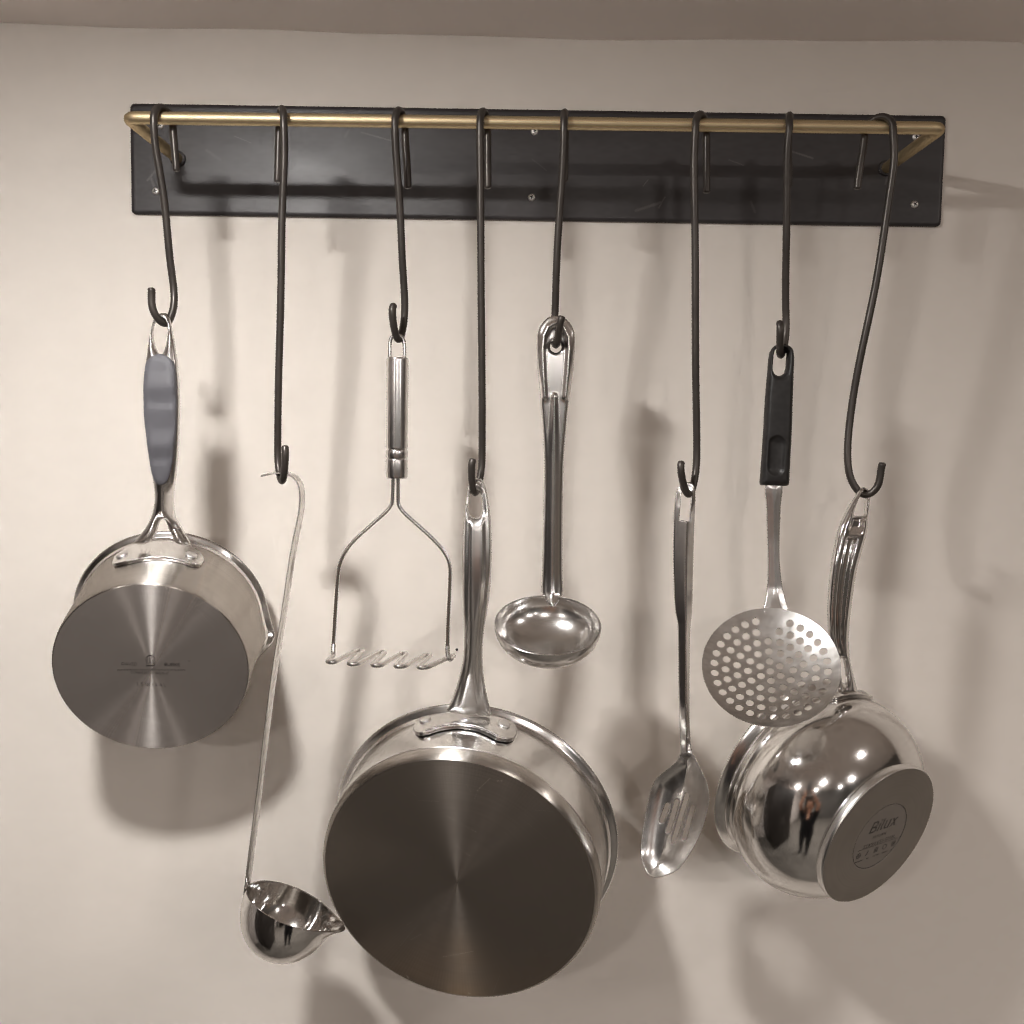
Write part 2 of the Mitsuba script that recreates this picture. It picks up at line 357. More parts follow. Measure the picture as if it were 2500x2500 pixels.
part('wall', 'nail_hole', trimesh.creation.cylinder(radius=.0011, height=.0006, sections=16, transform=trimesh.transformations.translation_matrix(P(1115.5, 1586, .0003)) @ trimesh.transformations.rotation_matrix(math.pi/2, [1, 0, 0])), 'screw_slot', label='tiny dark nail hole in the wall')

for i, (x, y, r, L) in enumerate(LAMPS):
    t = thing('ceiling_lamp',               ['round recessed ceiling lamp nearest the rack, just left of the camera', 'dim recessed ceiling lamp near the wall right of the rack',
               'recessed ceiling lamp in the second row beside the dark cabinet', 'recessed ceiling lamp in the second row behind the photographer', 'recessed ceiling lamp in the second row by the right wall',
               'recessed ceiling lamp in the far row near the doorway', 'recessed ceiling lamp in the far row by the right wall'][i], 'lamp', 'recessed ceiling lamps')
    z = CEIL - .004
    ring = Revolve((x, y, z), np.array([0.001, 0, -1.0]))
    part(t, 'trim', ring.mesh([(r, .0), (r+.003, -.002), (r+.018, -.001), (r+.02, .004), (r+.012, .006)], 64), 'white_trim')
    hd_ = .009 if i == 0 else .020; Rd = (r*r+hd_*hd_)/(2*hd_); q0 = math.asin(r/Rd)      # frosted dome
    k = part(t, 'diffuser', ring.mesh([(max(Rd*math.sin(q0*g), .0003), .0005-hd_+Rd*(1-math.cos(q0*g))) for g in np.linspace(0, 1, 9)], 32, flip=True), 'lamp_diffuse')
    scene[k]['emitter'] = {'type': 'area', 'radiance': rgb(*(L*(NEAR_WHITE if i == 0 else WARM)))}

# ------------------------------------------------------------------ the rack
rack = thing('wall_rack', 'long dark metal plate with a brass rail, screwed to the beige wall', 'wall rack')
SR = .112
PX0, PX1, PZ1 = -.32401, -.32401+.67223, ZC+.26645
PZ0 = PZ1-.08938
pp = shapely.box(PX0, PZ0, PX1, PZ1).buffer(-.0035).buffer(.0035, quad_segs=6)
def plate_top(x, z, d): return np.stack([x, -.0042*np.ones_like(x) + .0012*(1-rounded(d, .0012)), z], 1)
part(rack, 'plate', solid(pp, .0035, plate_top, lambda x, z, d: np.stack([x, -.0004*np.ones_like(x), z], 1)), 'plate_metal', smooth=50)
RA, RB = P(311, 287.2, SR), P(2298, 313, SR)
mountL, mountR = np.array([RA[0]+.001, -.003, RA[2]-.001]), np.array([RB[0]-.001, -.003, RB[2]-.001])
part(rack, 'rail', tube(curve([mountL, RA, RB, mountR], .002, .007), .0045, 24), 'brass', smooth=True)
for mnt in (mountL, mountR):
    rv = Revolve(mnt + np.array([0, -.004, 0]), np.array([0, -1.0, .0001]))
    part(rack, 'mount', rv.mesh([(.0045, .0005), (.0060, .0010), (.0066, .0025), (.0066, .004)], 40), 'plate_metal')
for (x, y) in [(380, 467), (391, 306), (1298, 482), (1305, 321), (2233, 499), (2236, 334)]:
    c = P(x, y, .0042); rv = Revolve(c + np.array([0, -.0016, 0]), np.array([0, -1.0, .0001]))
    k = part(rack, 'screw', rv.mesh([(.0002, .0), (.0018, .00015), (.0028, .0007), (.0032, .0016)], 32), 'screw_zinc')
    a = .6 + x*.37
    bars = []
    for q in (0, math.pi/2):
        b = trimesh.creation.box((.0032, .0006, .0008)); b.apply_transform(trimesh.transformations.rotation_matrix(a+q, [0, 1, 0])); b.apply_translation(c+np.array([0, -.00155, 0])); bars.append(b)
    part(k, 'slot', join(*bars), 'screw_slot', smooth=False)

# ------------------------------------------------------------------ S hooks
HR, HL = .0027, .0105
def rail_y(x): return 287.2+(x-311)*(313-287.2)/(2298-311)
def hook(label, xb, xf, tip, stem, bowl, sJ):
    "xb, xf: photo x of the short back end and of the stem at the rail; tip: photo point of the short end; stem, bowl: photo points, bowl ones with their distance from the wall"
    t = thing('s_hook', label, 'hook', 'black S hooks over the brass rail')
    y = rail_y((xb+xf)/2); a, b = P(xb, y+30, SR-.008), P(xf, y+30, SR+.008)
    sn = np.clip((b[0]-a[0])/(2*HL), -.95, .95); e = np.array([sn, -math.sqrt(1-sn*sn), 0])
    xm = (a[0]+b[0])/2; c = RA + (RB-RA)*((xm-RA[0])/(RB[0]-RA[0])) + np.array([0, 0, .0045+HR-HL])
    arc = [c + HL*(math.cos(q)*e + math.sin(q)*np.array([0, 0, 1])) for q in np.linspace(math.pi, 0, 15)]
    sb = -(c-HL*e)[1]; tp = P(*tip, sb-.001)
    s0 = -(c+HL*e)[1]; ys = np.array([q[1] for q in stem]); yb = bowl[0][1]
    st = [P(x_, y_, s0 + (sJ-s0)*np.clip((y_-y-20)/(yb-y-20), 0, 1)) for x_, y_ in stem]
    pts = np.vstack([[tp], [tp*.45+arc[0]*.55], arc, st, [P(*q) for q in bowl]])
    part(t, 'wire', tube(resample(spline(pts, .0015), .0015), HR, 16), 'hook_iron', smooth=50)
    return t
hook('black S hook at the left end of the rail, holding the small saucepan', 420, 378, (430, 414), [(377, 335), (390, 420), (404, 518), (417, 650)], [(424, 705, .104), (425, 738, .105), (419, 768, .108), (403, 790, .112), (384, 776, .116), (372, 750, .118), (370, 707, .119)], .104)
hook('black S hook second from the left, holding the thin-handled soup ladle', 680, 694, (678, 440), [(694, 340), (693, 420), (689, 518), (686, 700), (680, 930)], [(678, 1087, .102), (680, 1140, .103), (688, 1174, .112), (695, 1140, .1215), (696, 1093, .1225)], .102)
hook('black S hook third from the left, holding the potato masher', 988, 965, (996, 456), [(965, 340), (970, 420), (977, 518), (983, 650)], [(988, 752, .1035), (985, 793, .104), (973, 829, .112), (962, 800, .119), (960.5, 747, .1205)], .1035)
hook('black S hook fourth from the left, holding the large saute pan', 1190, 1172, (1191, 456), [(1172, 345), (1173.5, 518), (1174.5, 700), (1177, 959)], [(1177, 1100, .1035), (1173, 1160, .1045), (1160, 1203, .112), (1152, 1170, .119), (1154, 1125, .1205)], .1035)
hook('black S hook at the middle of the rail, its end poking through the flat-handled ladle', 1380, 1376, (1378, 440), [(1376, 350), (1366, 520), (1357, 700)], [(1353, 800, .1025), (1352, 828, .1045), (1357, 842, .112), (1363, 820, .122), (1371, 776, .127)], .1025)
hook('black S hook third from the right, holding the slotted spoon', 1725, 1697, (1725, 467), [(1695.5, 360), (1696, 518), (1697.5, 700), (1699, 950)], [(1701, 1105, .1035), (1698, 1155, .1045), (1682, 1207, .112), (1668, 1180, .119), (1663, 1131, .1205)], .1035)
hook('black S hook second from the right, holding the skimmer', 1926, 1924, (1925, 455), [(1923.5, 350), (1921, 453), (1919.5, 600)], [(1918.5, 760, .1025), (1916, 835, .104), (1906, 867, .112), (1904, 840, .121), (1904, 789, .1225)], .1025)
hook('black S hook at the right end of the rail, holding the bulbous pot', 2110, 2180, (2093, 458), [(2183, 370), (2174, 460), (2137, 699), (2101, 870)], [(2074, 1035, .106), (2070, 1130, .108), (2087, 1188, .110), (2113, 1208, .112), (2136, 1196, .114), (2148, 1168, .115), (2154, 1134, .116)], .106)

# ------------------------------------------------------------------ small saucepan
pan = thing('saucepan', 'small saucepan with grey grip hanging base outward at the left end of the rack', 'saucepan')
SP = Revolve((-.2746, -.1051, ZC-.1828), nrm(7.43, -17.6))
RBs, HS = .0721, .0820
part(pan, 'base', SP.mesh([(.0003, 0), (.03, 0), (.0712, 0)], 200), 'brushed_base')
ths = SP.hit(664, 1496, .078)[0]
def spout(amp, width, t0):
    def f(R, T_, Th):
        w = np.exp(-(((Th-ths+np.pi) % (2*np.pi)-np.pi)/width)**2)*np.clip((T_-t0)/(HS-t0), 0, 1)**2
        return R+amp*w, T_-.002*w
    return f
part(pan, 'body', SP.mesh([(.0712, .0), (.0719, .0003), (.0724, .0014), (.0729, .006), (.0732, .03), (.0734, HS-.0055)], 200, bend=spout(.006, .17, .045)), 'brushed_side')
part(pan, 'rim', SP.mesh([(.0734, HS-.0055), (.0740, HS-.0042), (.0752, HS-.0032), (.0774, HS-.0020), (.0785, HS-.0012), (.0789, HS-.0003), (.0785, HS+.0004), (.0765, HS+.0003), (.0735, HS-.006), (.0722, HS-.012)], 200, bend=spout(.006, .17, .045)), 'polished')
part(pan, 'inside', SP.mesh([(.0722, HS-.012), (.0718, .006), (.068, .003), (.0003, .003)], 120, flip=False), 'satin')
k = .3364
outer = [(399, 764), (386, 767), (376, 780), (367, 815), (362, 845), (357, 885), (353.5, 930), (352.5, 970), (355, 1020), (361, 1080), (369, 1140), (376, 1184), (378.5, 1215), (375, 1240), (368, 1264), (357, 1286), (342, 1306), (326, 1325), (345, 1329), (366, 1323), (382, 1297), (390, 1275), (398.5, 1266), (407, 1275), (413, 1293), (421, 1308), (427, 1325), (446, 1331), (466, 1329), (453, 1303), (440, 1281), (429, 1261), (425, 1235), (424.5, 1210), (427, 1184), (433, 1140), (437, 1080), (439.5, 1000), (438.5, 950), (434, 890), (428, 845), (422, 810), (416, 780), (409, 767)]
hole = [(393, 780), (382, 786), (376, 802), (376, 828), (381, 848), (388, 863), (393.5, 865.5), (398, 863), (404, 848), (408, 828), (409.5, 802), (404, 786)]
S_SP = [(764, .112), (860, .1155), (1000, .116), (1130, .113), (1230, .107), (1290, .094), (1330, .0795)]
hp = shapely.Polygon(smooth_poly(outer, 4), [smooth_poly(hole, 4)])
def h_s(x, y): return interp(y, S_SP) - .00030*np.maximum(x-402, 0)*np.clip((y-1180)/25, 0, 1)*np.clip((1290-y)/35, 0, 1)
def h_top(x, y, d):
    w = 20.; return P(x, y, h_s(x, y)) + OUT*(.0045*rounded(d, w))[:, None]
hd = part(pan, 'handle', solid(hp, 3.5, h_top, lambda x, y, d: P(x, y, h_s(x, y)) - OUT*(.004*rounded(d, 18))[:, None]), 'polished', smooth=55)
padp = smooth_poly(zoom([(875, 490), (830, 500), (795, 522), (772, 560), (762, 640), (757, 740), (757, 880), (765, 1000), (778, 1100), (790, 1200), (803, 1290), (820, 1370), (845, 1425), (880, 1441), (922, 1428), (950, 1375), (968, 1290), (983, 1180), (993, 1060), (999, 900), (999, 780), (995, 680), (985, 580), (962, 530), (920, 500)], 100, 700, k), 4)
WAVE = [(860, 0), (900, .0003), (944, .0018), (985, .0000), (1000, .0005), (1045, -.0004), (1088, .0012), (1122, -.0004), (1140, .0002), (1190, 0)]
def pad_top(x, y, d): return P(x, y, interp(y, S_SP)) + OUT*(.0030 + .0022*rounded(d, 24) + .0012*rounded(d, 4) + interp(y, WAVE)*rounded(d, 16))[:, None]
part(hd, 'grip_pad', solid(padp, 3.0, pad_top, lambda x, y, d: P(x, y, interp(y, S_SP)) + OUT*.001), 'grey_rubber', smooth=60, label='grey soft grip pad with finger waves')
def on_body(body, poly_px, r, th, res=.0016, base_lift=.0002, edge=.0009, bar=None):
    q = np.array([body.hit(x, y, r+th) for x, y in poly_px]); q[:, 0] *= r
    pol = shapely.Polygon(q)
    return solid(pol, res, lambda a, t, d: body.pt(a/r, r+th*(.72+.28*rounded(d, edge)), t), lambda a, t, d: body.pt(a/r, r+base_lift, t))
def rivet(body, x, y, r, th, rad):
    a, t = body.hit(x, y, r+th); c = body.pt(a, r+th, t); n = np.cos(a)*body.u+np.sin(a)*body.v
    rv = Revolve(c+n*.0024, n)
    return rv.mesh([(.0002, 0), (rad*.6, .00015), (rad*.85, .0005), (rad, .0013), (rad, .0034)], 40)
k3 = .1553
bk = smooth_poly(zoom([(160, 945), (150, 900), (185, 820), (300, 730), (440, 650), (600, 600), (960, 575), (1300, 600), (1420, 650), (1540, 750), (1605, 840), (1600, 905), (1530, 950), (1400, 930), (1250, 885), (1100, 852), (950, 832), (800, 836), (650, 850), (500, 872), (330, 910)], 250, 1230, k3), 3)
br = part(pan, 'bracket', on_body(SP, bk, .0737, .0030), 'polished', smooth=40)
for x, y in ((310, 815), (1395, 820)):
    part(br, 'rivet', rivet(SP, 250+x*k3, 1230+y*k3, .0737, .0030, .0046), 'satin')
# stamped lettering on the base
def at_base(body, x, y): return np.array(body.disc(x, y))
TX = .1139
def stamp(x, y): return at_base(SP, 260+x*TX, 1560+y*TX)
upS = at_base(SP, 370, 1560)-at_base(SP, 371.5, 1640)
e1 = engrave(SP, stamp(490, 530), upS, 'DAVID', .0026); e2 = engrave(SP, stamp(1410, 545), upS, 'BURKE', .0026, bold=True)
e3 = engrave(SP, stamp(1770, 470), upS, 'TM', .0009)
e4 = engrave(SP, stamp(930, 725), upS, 'COMMERCIAL WEIGHT', .0018); e5 = engrave(SP, stamp(960, 970), upS, '1.5 Qt / 1.4 L', .0026)
def base_poly(body, pts, lift=.0001):
    pol = shapely.Polygon(pts).buffer(0); m = trimesh.creation.extrude_polygon(pol, .0001, engine='earcut'); v = np.array(m.vertices)
    return trimesh.Trimesh(body.c + v[:, :1]*body.u + v[:, 1:2]*body.v + (v[:, 2:]+lift)*body.n, m.faces, process=False)
logo = []
def quad(x0, x1, y0, y1): return base_poly(SP, [stamp(x0, y0), stamp(x1, y0), stamp(x1, y1), stamp(x0, y1)])
logo.append(quad(230, 1690, 655, 668))
for x in range(850, 1031, 36): logo.append(quad(x-5, x+5, 375 if 860 < x < 1010 else 400, 505))
arc = [stamp(845+190*t, 352+45*abs(2*t-1)**3-10*math.sin(math.pi*t)) for t in np.linspace(0, 1, 15)]; arc2 = [stamp(845+190*t, 372+45*abs(2*t-1)**3-10*math.sin(math.pi*t)) for t in np.linspace(1, 0, 15)]
logo.append(base_poly(SP, arc+arc2)); logo.append(quad(845, 1030, 508, 520)); logo.append(quad(850, 1035, 558, 582)); logo.append(quad(1018, 1034, 520, 558))
part(pan, 'stamp', join(e1, e2, e3, e4, e5, *logo), 'engraved', smooth=False, label='stamped maker lettering on the base')

# ------------------------------------------------------------------ large saute pan
big = thing('saute_pan', 'large wide pan with dark brown base, hanging in the lower middle of the rack', 'pan')
BP = Revolve((-.0410, -.0982, ZC-.3487), nrm(-9.76, -12.74))
HB = .0657
part(big, 'base', BP.mesh([(.0003, 0), (.05, 0), (.1072, 0)], 240), 'tinted_base')
part(big, 'base_band', BP.mesh([(.1072, 0), (.1079, .0003), (.1094, .0016), (.1106, .0042), (.1112, .0082), (.1113, .0112), (.1110, .0120)], 240), 'brushed_side')
part(big, 'body', BP.mesh([(.1110, .0120), (.1114, .0124), (.1122, .03), (.1131, HB-.0075)], 240), 'polished')
part(big, 'rim', BP.mesh([(.1131, HB-.0075), (.1138, HB-.0058), (.1152, HB-.0044), (.1182, HB-.0028), (.1196, HB-.0018), (.1201, HB-.0008), (.1198, HB+.0002), (.1185, HB+.0003), (.1150, HB-.004), (.1115, HB-.012)], 240), 'polished')
part(big, 'inside', BP.mesh([(.1115, HB-.012), (.1090, .008), (.1050, .004), (.0003, .004)], 120), 'satin')
kh = .3363
L_ = [(190, 100), (172, 220), (160, 330), (152, 500), (148, 700), (147, 900), (153, 1040), (157, 1150), (157, 1260), (150, 1370), (130, 1460), (100, 1570), (65, 1670), (33, 1742)]
R_ = [(353, 1772), (338, 1690), (318, 1600), (302, 1500), (293, 1400), (292, 1280), (300, 1170), (318, 1050), (338, 930), (350, 800), (357, 640), (357, 500), (350, 350), (340, 250), (325, 160), (308, 95), (283, 58), (255, 48), (225, 58)]
B_ = [(100, 1758), (190, 1772), (280, 1778)]
bh = shapely.Polygon(smooth_poly(zoom(L_+B_+R_, 1080, 1150, kh), 4), [smooth_poly(zoom([(245, 140), (212, 150), (196, 185), (190, 240), (189, 290), (205, 325), (240, 339), (275, 325), (290, 290), (289, 240), (284, 185), (272, 152)], 1080, 1150, kh), 4)])
S_BP = [(1160, .112), (1230, .1155), (1350, .117), (1500, .110), (1600, .098), (1690, .083), (1750, .0735)]
YC = np.array([[1150+y*kh, .5*(np.interp(y, *np.array(L_).T[::-1])+np.interp(y, *np.array(R_)[:, ::-1][np.argsort(np.array(R_)[:, 1])].T))] for y in range(100, 1760, 40)])
def bh_u(x, y):
    ly = np.interp((y-1150)/kh, np.array(L_)[:, 1], np.array(L_)[:, 0]); ra = np.array(sorted(R_, key=lambda q: q[1]))
    ry = np.interp((y-1150)/kh, ra[:, 1], ra[:, 0]); return np.clip(((x-1080)/kh-ly)/np.maximum(ry-ly, 1)*2-1, -1, 1)
def bh_top(x, y, d):
    u = bh_u(x, y); fl = np.clip((y-1640)/90, 0, 1)
    g = -.0016*np.exp(-((u-.62)/.17)**2) - .0009*np.exp(-((u+.62)/.14)**2)
    return P(x, y, interp(y, S_BP)) + OUT*((.0062-.002*fl)*rounded(d, 30) + g*np.clip(d/6, 0, 1)*(1-fl*.6))[:, None]
part(big, 'handle', solid(bh, 3.5, bh_top, lambda x, y, d: P(x, y, interp(y, S_BP)) - OUT*(.004*rounded(d, 24))[:, None]), 'handle_steel', smooth=60)
kb = .2847
bb = smooth_poly(zoom([(205, 285), (208, 245), (250, 195), (340, 160), (480, 140), (660, 135), (860, 148), (1000, 180), (1075, 225), (1102, 280), (1085, 340), (1040, 365), (975, 360), (920, 345), (840, 305), (740, 268), (620, 250), (500, 255), (400, 275), (320, 300), (250, 312)], 950, 1700, kb), 4)
br = part(big, 'bracket', on_body(BP, bb, .1131, .0032), 'polished', smooth=40)
ridge = np.array([BP.pt(a, .1131+.0034, t) for a, t in [BP.hit(950+x*kb, 1700+y*kb, .1165) for x, y in [(318, 290), (400, 262), (500, 242), (620, 237), (740, 255), (840, 290), (925, 335)]]])
part(br, 'raised_edge', tube(spline(ridge, .0015), .0010, 10), 'polished', smooth=True)
for x, y in ((312, 205), (985, 245)):
    part(br, 'rivet', rivet(BP, 950+x*kb, 1700+y*kb, .1131, .0032, .0050), 'satin')

# ------------------------------------------------------------------ bulbous pot
pot = thing('pot', 'shiny bulbous pot tilted sideways at the right end, engraved oval on its base', 'pot')
PO = Revolve((.2761, -.1242, ZC-.2956), nrm(33.12, -17.08))
HP = .0915
part(pot, 'base', PO.mesh([(.0287, -.00005), (.0300, 0), (.0560, 0), (.0582, .0004)], 160), 'satin_base')
em = part(pot, 'emblem', PO.mesh([(.0003, .0003), (.0275, .0003), (.0281, .0004), (.0287, -.00005)], 160), 'emblem_steel')
part(pot, 'base_band', PO.mesh([(.0582, .0004), (.0588, .0013), (.0590, .0030), (.0588, .0058), (.0580, .0065), (.0562, .0066)], 160), 'handle_steel')
sph = [(.0828*math.sin(q), .0535-.0640*math.cos(q)) for q in np.linspace(math.radians(43.2), math.radians(113), 44)]
part(pot, 'body', PO.mesh([(.0562, .0066)] + sph, 200), 'mirror')
e_r, e_t = sph[-1]
lip = PO.mesh([(e_r, e_t), (e_r-.0006, e_t+.0025), (e_r+.0006, e_t+.0045), (.0765, HP-.0085+.002), (.0805, HP-.003), (.0820, HP-.0008), (.0815, HP+.0004), (.0800, HP), (.0715, e_t+.003)], 200) if e_t < HP-.008 else PO.mesh([(e_r, e_t), (.078, HP-.002), (.0820, HP-.0008), (.0815, HP+.0004), (.0800, HP), (.070, HP-.006)], 200)
part(pot, 'rim', lip, 'polished')
part(pot, 'inside', PO.mesh([(.0715, e_t+.003), (.0770, .056), (.0640, .025), (.045, .014), (.0003, .014)], 120, smooth_profile=True), 'satin')
# engraved lettering
KE = .10351
def emb(x, y): return at_base(PO, 2060+x*KE, 1940+y*KE)
upE = emb(1120, 350)-emb(985, 810); rtE = emb(1250, 1000)-emb(340, 1340)
upE = np.array([-rtE[1], rtE[0]])
letters = [engrave(PO, emb(960, 690), upE, 'Bilux', .0098, shear=.28, lift=-.0002), engrave(PO, emb(850, 960), upE, 'KITCHEN', .0024, lift=-.0002), engrave(PO, emb(850, 1110), upE, 'STAINLESS STEEL', .0030, lift=-.0002)]
def eline(pts, w): 
    q = shapely.LineString(pts).buffer(w, cap_style='flat'); m = trimesh.creation.extrude_polygon(q, .0001, engine='earcut'); v = np.array(m.vertices)
    return trimesh.Trimesh(PO.c+v[:, :1]*PO.u+v[:, 1:2]*PO.v+(v[:, 2:]-.0002)*PO.n, m.faces, process=False)
qr = np.linspace(0, 2*np.pi, 97); letters.append(eline(np.c_[.0283*np.cos(qr), .0283*np.sin(qr)], .00028))
letters.append(eline([emb(330, 1345), emb(1260, 1020)], .00022))
for i, t in enumerate(np.linspace(0, 1, 5)):
    c = emb(350+820*t, 1455-300*t); q = np.linspace(0, 2*np.pi, 25)
    if i in (0, 3): letters.append(eline(np.c_[c[0]+.0022*np.cos(q), c[1]+.0022*np.sin(q)], .0003))
    if i in (0,): letters.append(eline(np.c_[c[0]+.0009*np.cos(q), c[1]+.0009*np.sin(q)], .0003))
    uu = upE/np.linalg.norm(upE); rr = np.array([uu[1], -uu[0]])
    if i == 1: letters.append(eline([c-uu*.0022-rr*.0012, c+rr*.0002, c+uu*.0024+rr*.0006], .0005))
    if i in (2, 4): letters.append(eline([c-uu*.002-rr*.0018, c-uu*.002+rr*.0018, c+uu*.002+rr*.0018, c+uu*.002-rr*.0018, c-uu*.002-rr*.0018], .0003)); letters.append(eline([c-uu*.001-rr*.001, c+uu*.001+rr*.001], .0004)); letters.append(eline([c+uu*.001-rr*.001, c-uu*.001+rr*.001], .0004))
for t0, w in zip(np.linspace(0, 1, 5), ('INDUCTION', 'GAS', 'ELECTRIC', 'CERAMIC', 'HALOGEN')):
    letters.append(engrave(PO, emb(360+800*t0, 1575-290*t0), upE, w, .0011, lift=-.0002))
part(em, 'engraving', join(*letters), 'engraved', smooth=False, label='engraved script and small cooking symbols')
# handle
k4 = .3623
oL = [(440, 248), (412, 258), (385, 300), (340, 372), (300, 450), (270, 520), (245, 620), (228, 710), (212, 820), (203, 920), (197, 1010), (194, 1100), (196, 1180), (203, 1260), (218, 1330), (238, 1390), (252, 1450), (258, 1530), (252, 1610)]
oR = [(392, 1622), (378, 1560), (358, 1480), (345, 1420), (337, 1350), (334, 1270), (338, 1180), (346, 1090), (358, 990), (372, 890), (388, 800), (406, 730), (425, 660), (445, 590), (458, 520), (462, 450), (468, 390), (475, 330), (472, 285), (460, 258)]
ph = shapely.Polygon(smooth_poly(zoom(oL+[(290, 1640), (350, 1640)]+oR, 1950, 1100, k4), 4), [smooth_poly(zoom([(440, 272), (420, 290), (395, 340), (368, 415), (372, 436), (400, 438), (432, 436), (447, 425), (445, 380), (452, 320), (455, 285)], 1950, 1100, k4), 3), smooth_poly(zoom([(273, 1412), (285, 1400), (300, 1412), (314, 1490), (318, 1560), (306, 1590), (292, 1570), (280, 1490)], 1950, 1100, k4), 3)])
S_PO = [(1190, .112), (1260, .1155), (1380, .120), (1500, .121), (1600, .116), (1660, .106), (1695, .099)]
lA, rA = np.array(oL), np.array(sorted(oR, key=lambda q: q[1]))
lA = lA[np.argsort(lA[:, 1])]
def ph_s(x, y):
    yy = (y-1100)/k4; a, b = np.interp(yy, lA[:, 1], lA[:, 0]), np.interp(yy, rA[:, 1], rA[:, 0]); u = np.clip(((x-1950)/k4-a)/np.maximum(b-a, 1)*2-1, -1.2, 1.2)
    return u, interp(y, S_PO) - .0045*u
def ph_top(x, y, d):
    u, s = ph_s(x, y); in_ = np.clip((y-1305)/12, 0, 1)*np.clip((1600-y)/40, 0, 1)
    g = -.0042*np.exp(-((u+.05)/.34)**4)*in_
    dish = -.003*np.exp(-((u-.1)/.5)**4)*np.clip((y-1262)/4, 0, 1)*np.clip((1305-y)/20, 0, 1)
    return P(x, y, s) + OUT*(.0058*rounded(d, 15)+g+dish)[:, None]
part(pot, 'handle', solid(ph, 2.6, ph_top, lambda x, y, d: P(x, y, ph_s(x, y)[1]) - OUT*(.0045*rounded(d, 14))[:, None]), 'mirror', smooth=60)
RN = .0775
def pot_flange():
    a0 = PO.hit(2070, 1697, RN+.003); q = []
    c0 = (a0[0]*RN, a0[1])
    f = shapely.box(c0[0]-.024, c0[1]-.0055, c0[0]+.024, c0[1]+.0055).buffer(-.005).buffer(.005).buffer(.0015)
    def rad(t): return .0828*np.sqrt(np.maximum(1-((t-.0535)/.0640)**2, .5))
    return a0, solid(f, .0016, lambda a, t, d: PO.pt(a/RN, rad(t)+.0034*(.7+.3*rounded(d, .0009)), t), lambda a, t, d: PO.pt(a/RN, rad(t)+.0002, t)), rad
a0, fl, radf = pot_flange()
br = part(pot, 'bracket', fl, 'polished', smooth=40)
for s in (-1, 1):
    an = a0[0]+s*.0175/RN; nn = np.cos(an)*PO.u+np.sin(an)*PO.v
    part(br, 'rivet', Revolve(PO.pt(an, radf(a0[1])+.0050, a0[1]), nn).mesh([(.0002, 0), (.0028, .0001), (.0040, .0005), (.0046, .0012), (.0046, .0028)], 36), 'satin')

# ------------------------------------------------------------------ potato masher
msh = thing('potato_masher', 'wire potato masher with a steel tube handle, third from the left', 'potato masher')
SM = .112
mc = Revolve(P(967, 1168, SM)+np.array([.0004, 0, 0]), (P(966, 1168, SM)-P(968.3, 873, SM)))
Hm = np.linalg.norm(P(966, 1168, SM)-P(968.3, 873, SM)); rm = .00805
g1, g2 = Hm*(1168-1119)/295, Hm*(1168-1096)/295
prof = [(.0003, 0), (rm*.8, 0), (rm*.93, .0003), (rm, .0016), (rm, g1-.0011), (rm-.0008, g1), (rm, g1+.0011), (rm, g2-.0011), (rm-.0008, g2), (rm, g2+.0011), (rm, Hm-.0016), (rm*.93, Hm-.0003), (rm*.8, Hm), (.0003, Hm)]
part(msh, 'handle', mc.mesh(prof, 64), 'polished')
W = .0014
loop = [P(951.5, 880, SM), P(951.5, 850, SM), P(952.5, 831, SM), P(957, 821, SM), P(968.5, 816, SM), P(980.5, 821, SM), P(986, 831, SM), P(987.5, 850, SM), P(987.5, 880, SM)]
part(msh, 'hanging_loop', tube(curve(loop, .001, .004), W, 12), 'polished', smooth=True)
kf = .5174
def fz(x, y, s=SM): return P(750+x*kf, 700+y*kf, s)
# the zigzag grid: five bends towards the viewer, joined at the back
gz = []
fronts = [(103, 1772), (212, 1780), (325, 1787), (434, 1792), (541, 1797)]; backs = [(252, 1716), (355, 1724), (456, 1731), (569, 1738), (682, 1746)]
sF, sB = SM+.020, SM-.022
zz = [P(750+117*kf, 700+1700*kf, SM)]
gl = [fz(124, 1690), fz(124, 1742, SM+.004), fz(92, 1770, sF-.003)]
for i in range(5):
    f, b = fronts[i], backs[i]
    if i: gl.append(fz(f[0]-20, f[1], sF))
    gl.append(fz(f[0]+22, f[1], sF))
    gl.append(fz(b[0]-14, b[1], sB))
    if i < 4: gl.append(fz(b[0]+15, b[1], sB))
gl[-1] = fz(695, 1738, SM-.012)
gl += [fz(672, 1762, SM+.004), fz(662, 1735, SM+.002), fz(662, 1700)]
left = [fz(405, 900), fz(403, 985), fz(400, 1040), fz(300, 1125), fz(205, 1210), fz(150, 1300), fz(137, 1470), fz(126, 1650), fz(124, 1690)]
right = [fz(662, 1700), fz(664, 1600), fz(674, 1400), fz(676, 1300), fz(630, 1225), fz(540, 1140), fz(430, 1045), fz(429, 985), fz(429, 900)]
part(msh, 'wire_frame', join(tube(curve(left, .0015, .011), W, 12), tube(curve(right, .0015, .011), W, 12)), 'polished', smooth=True)
part(msh, 'zigzag_grid', tube(curve(gl, .001, .0036), .00175, 14), 'polished', smooth=True)

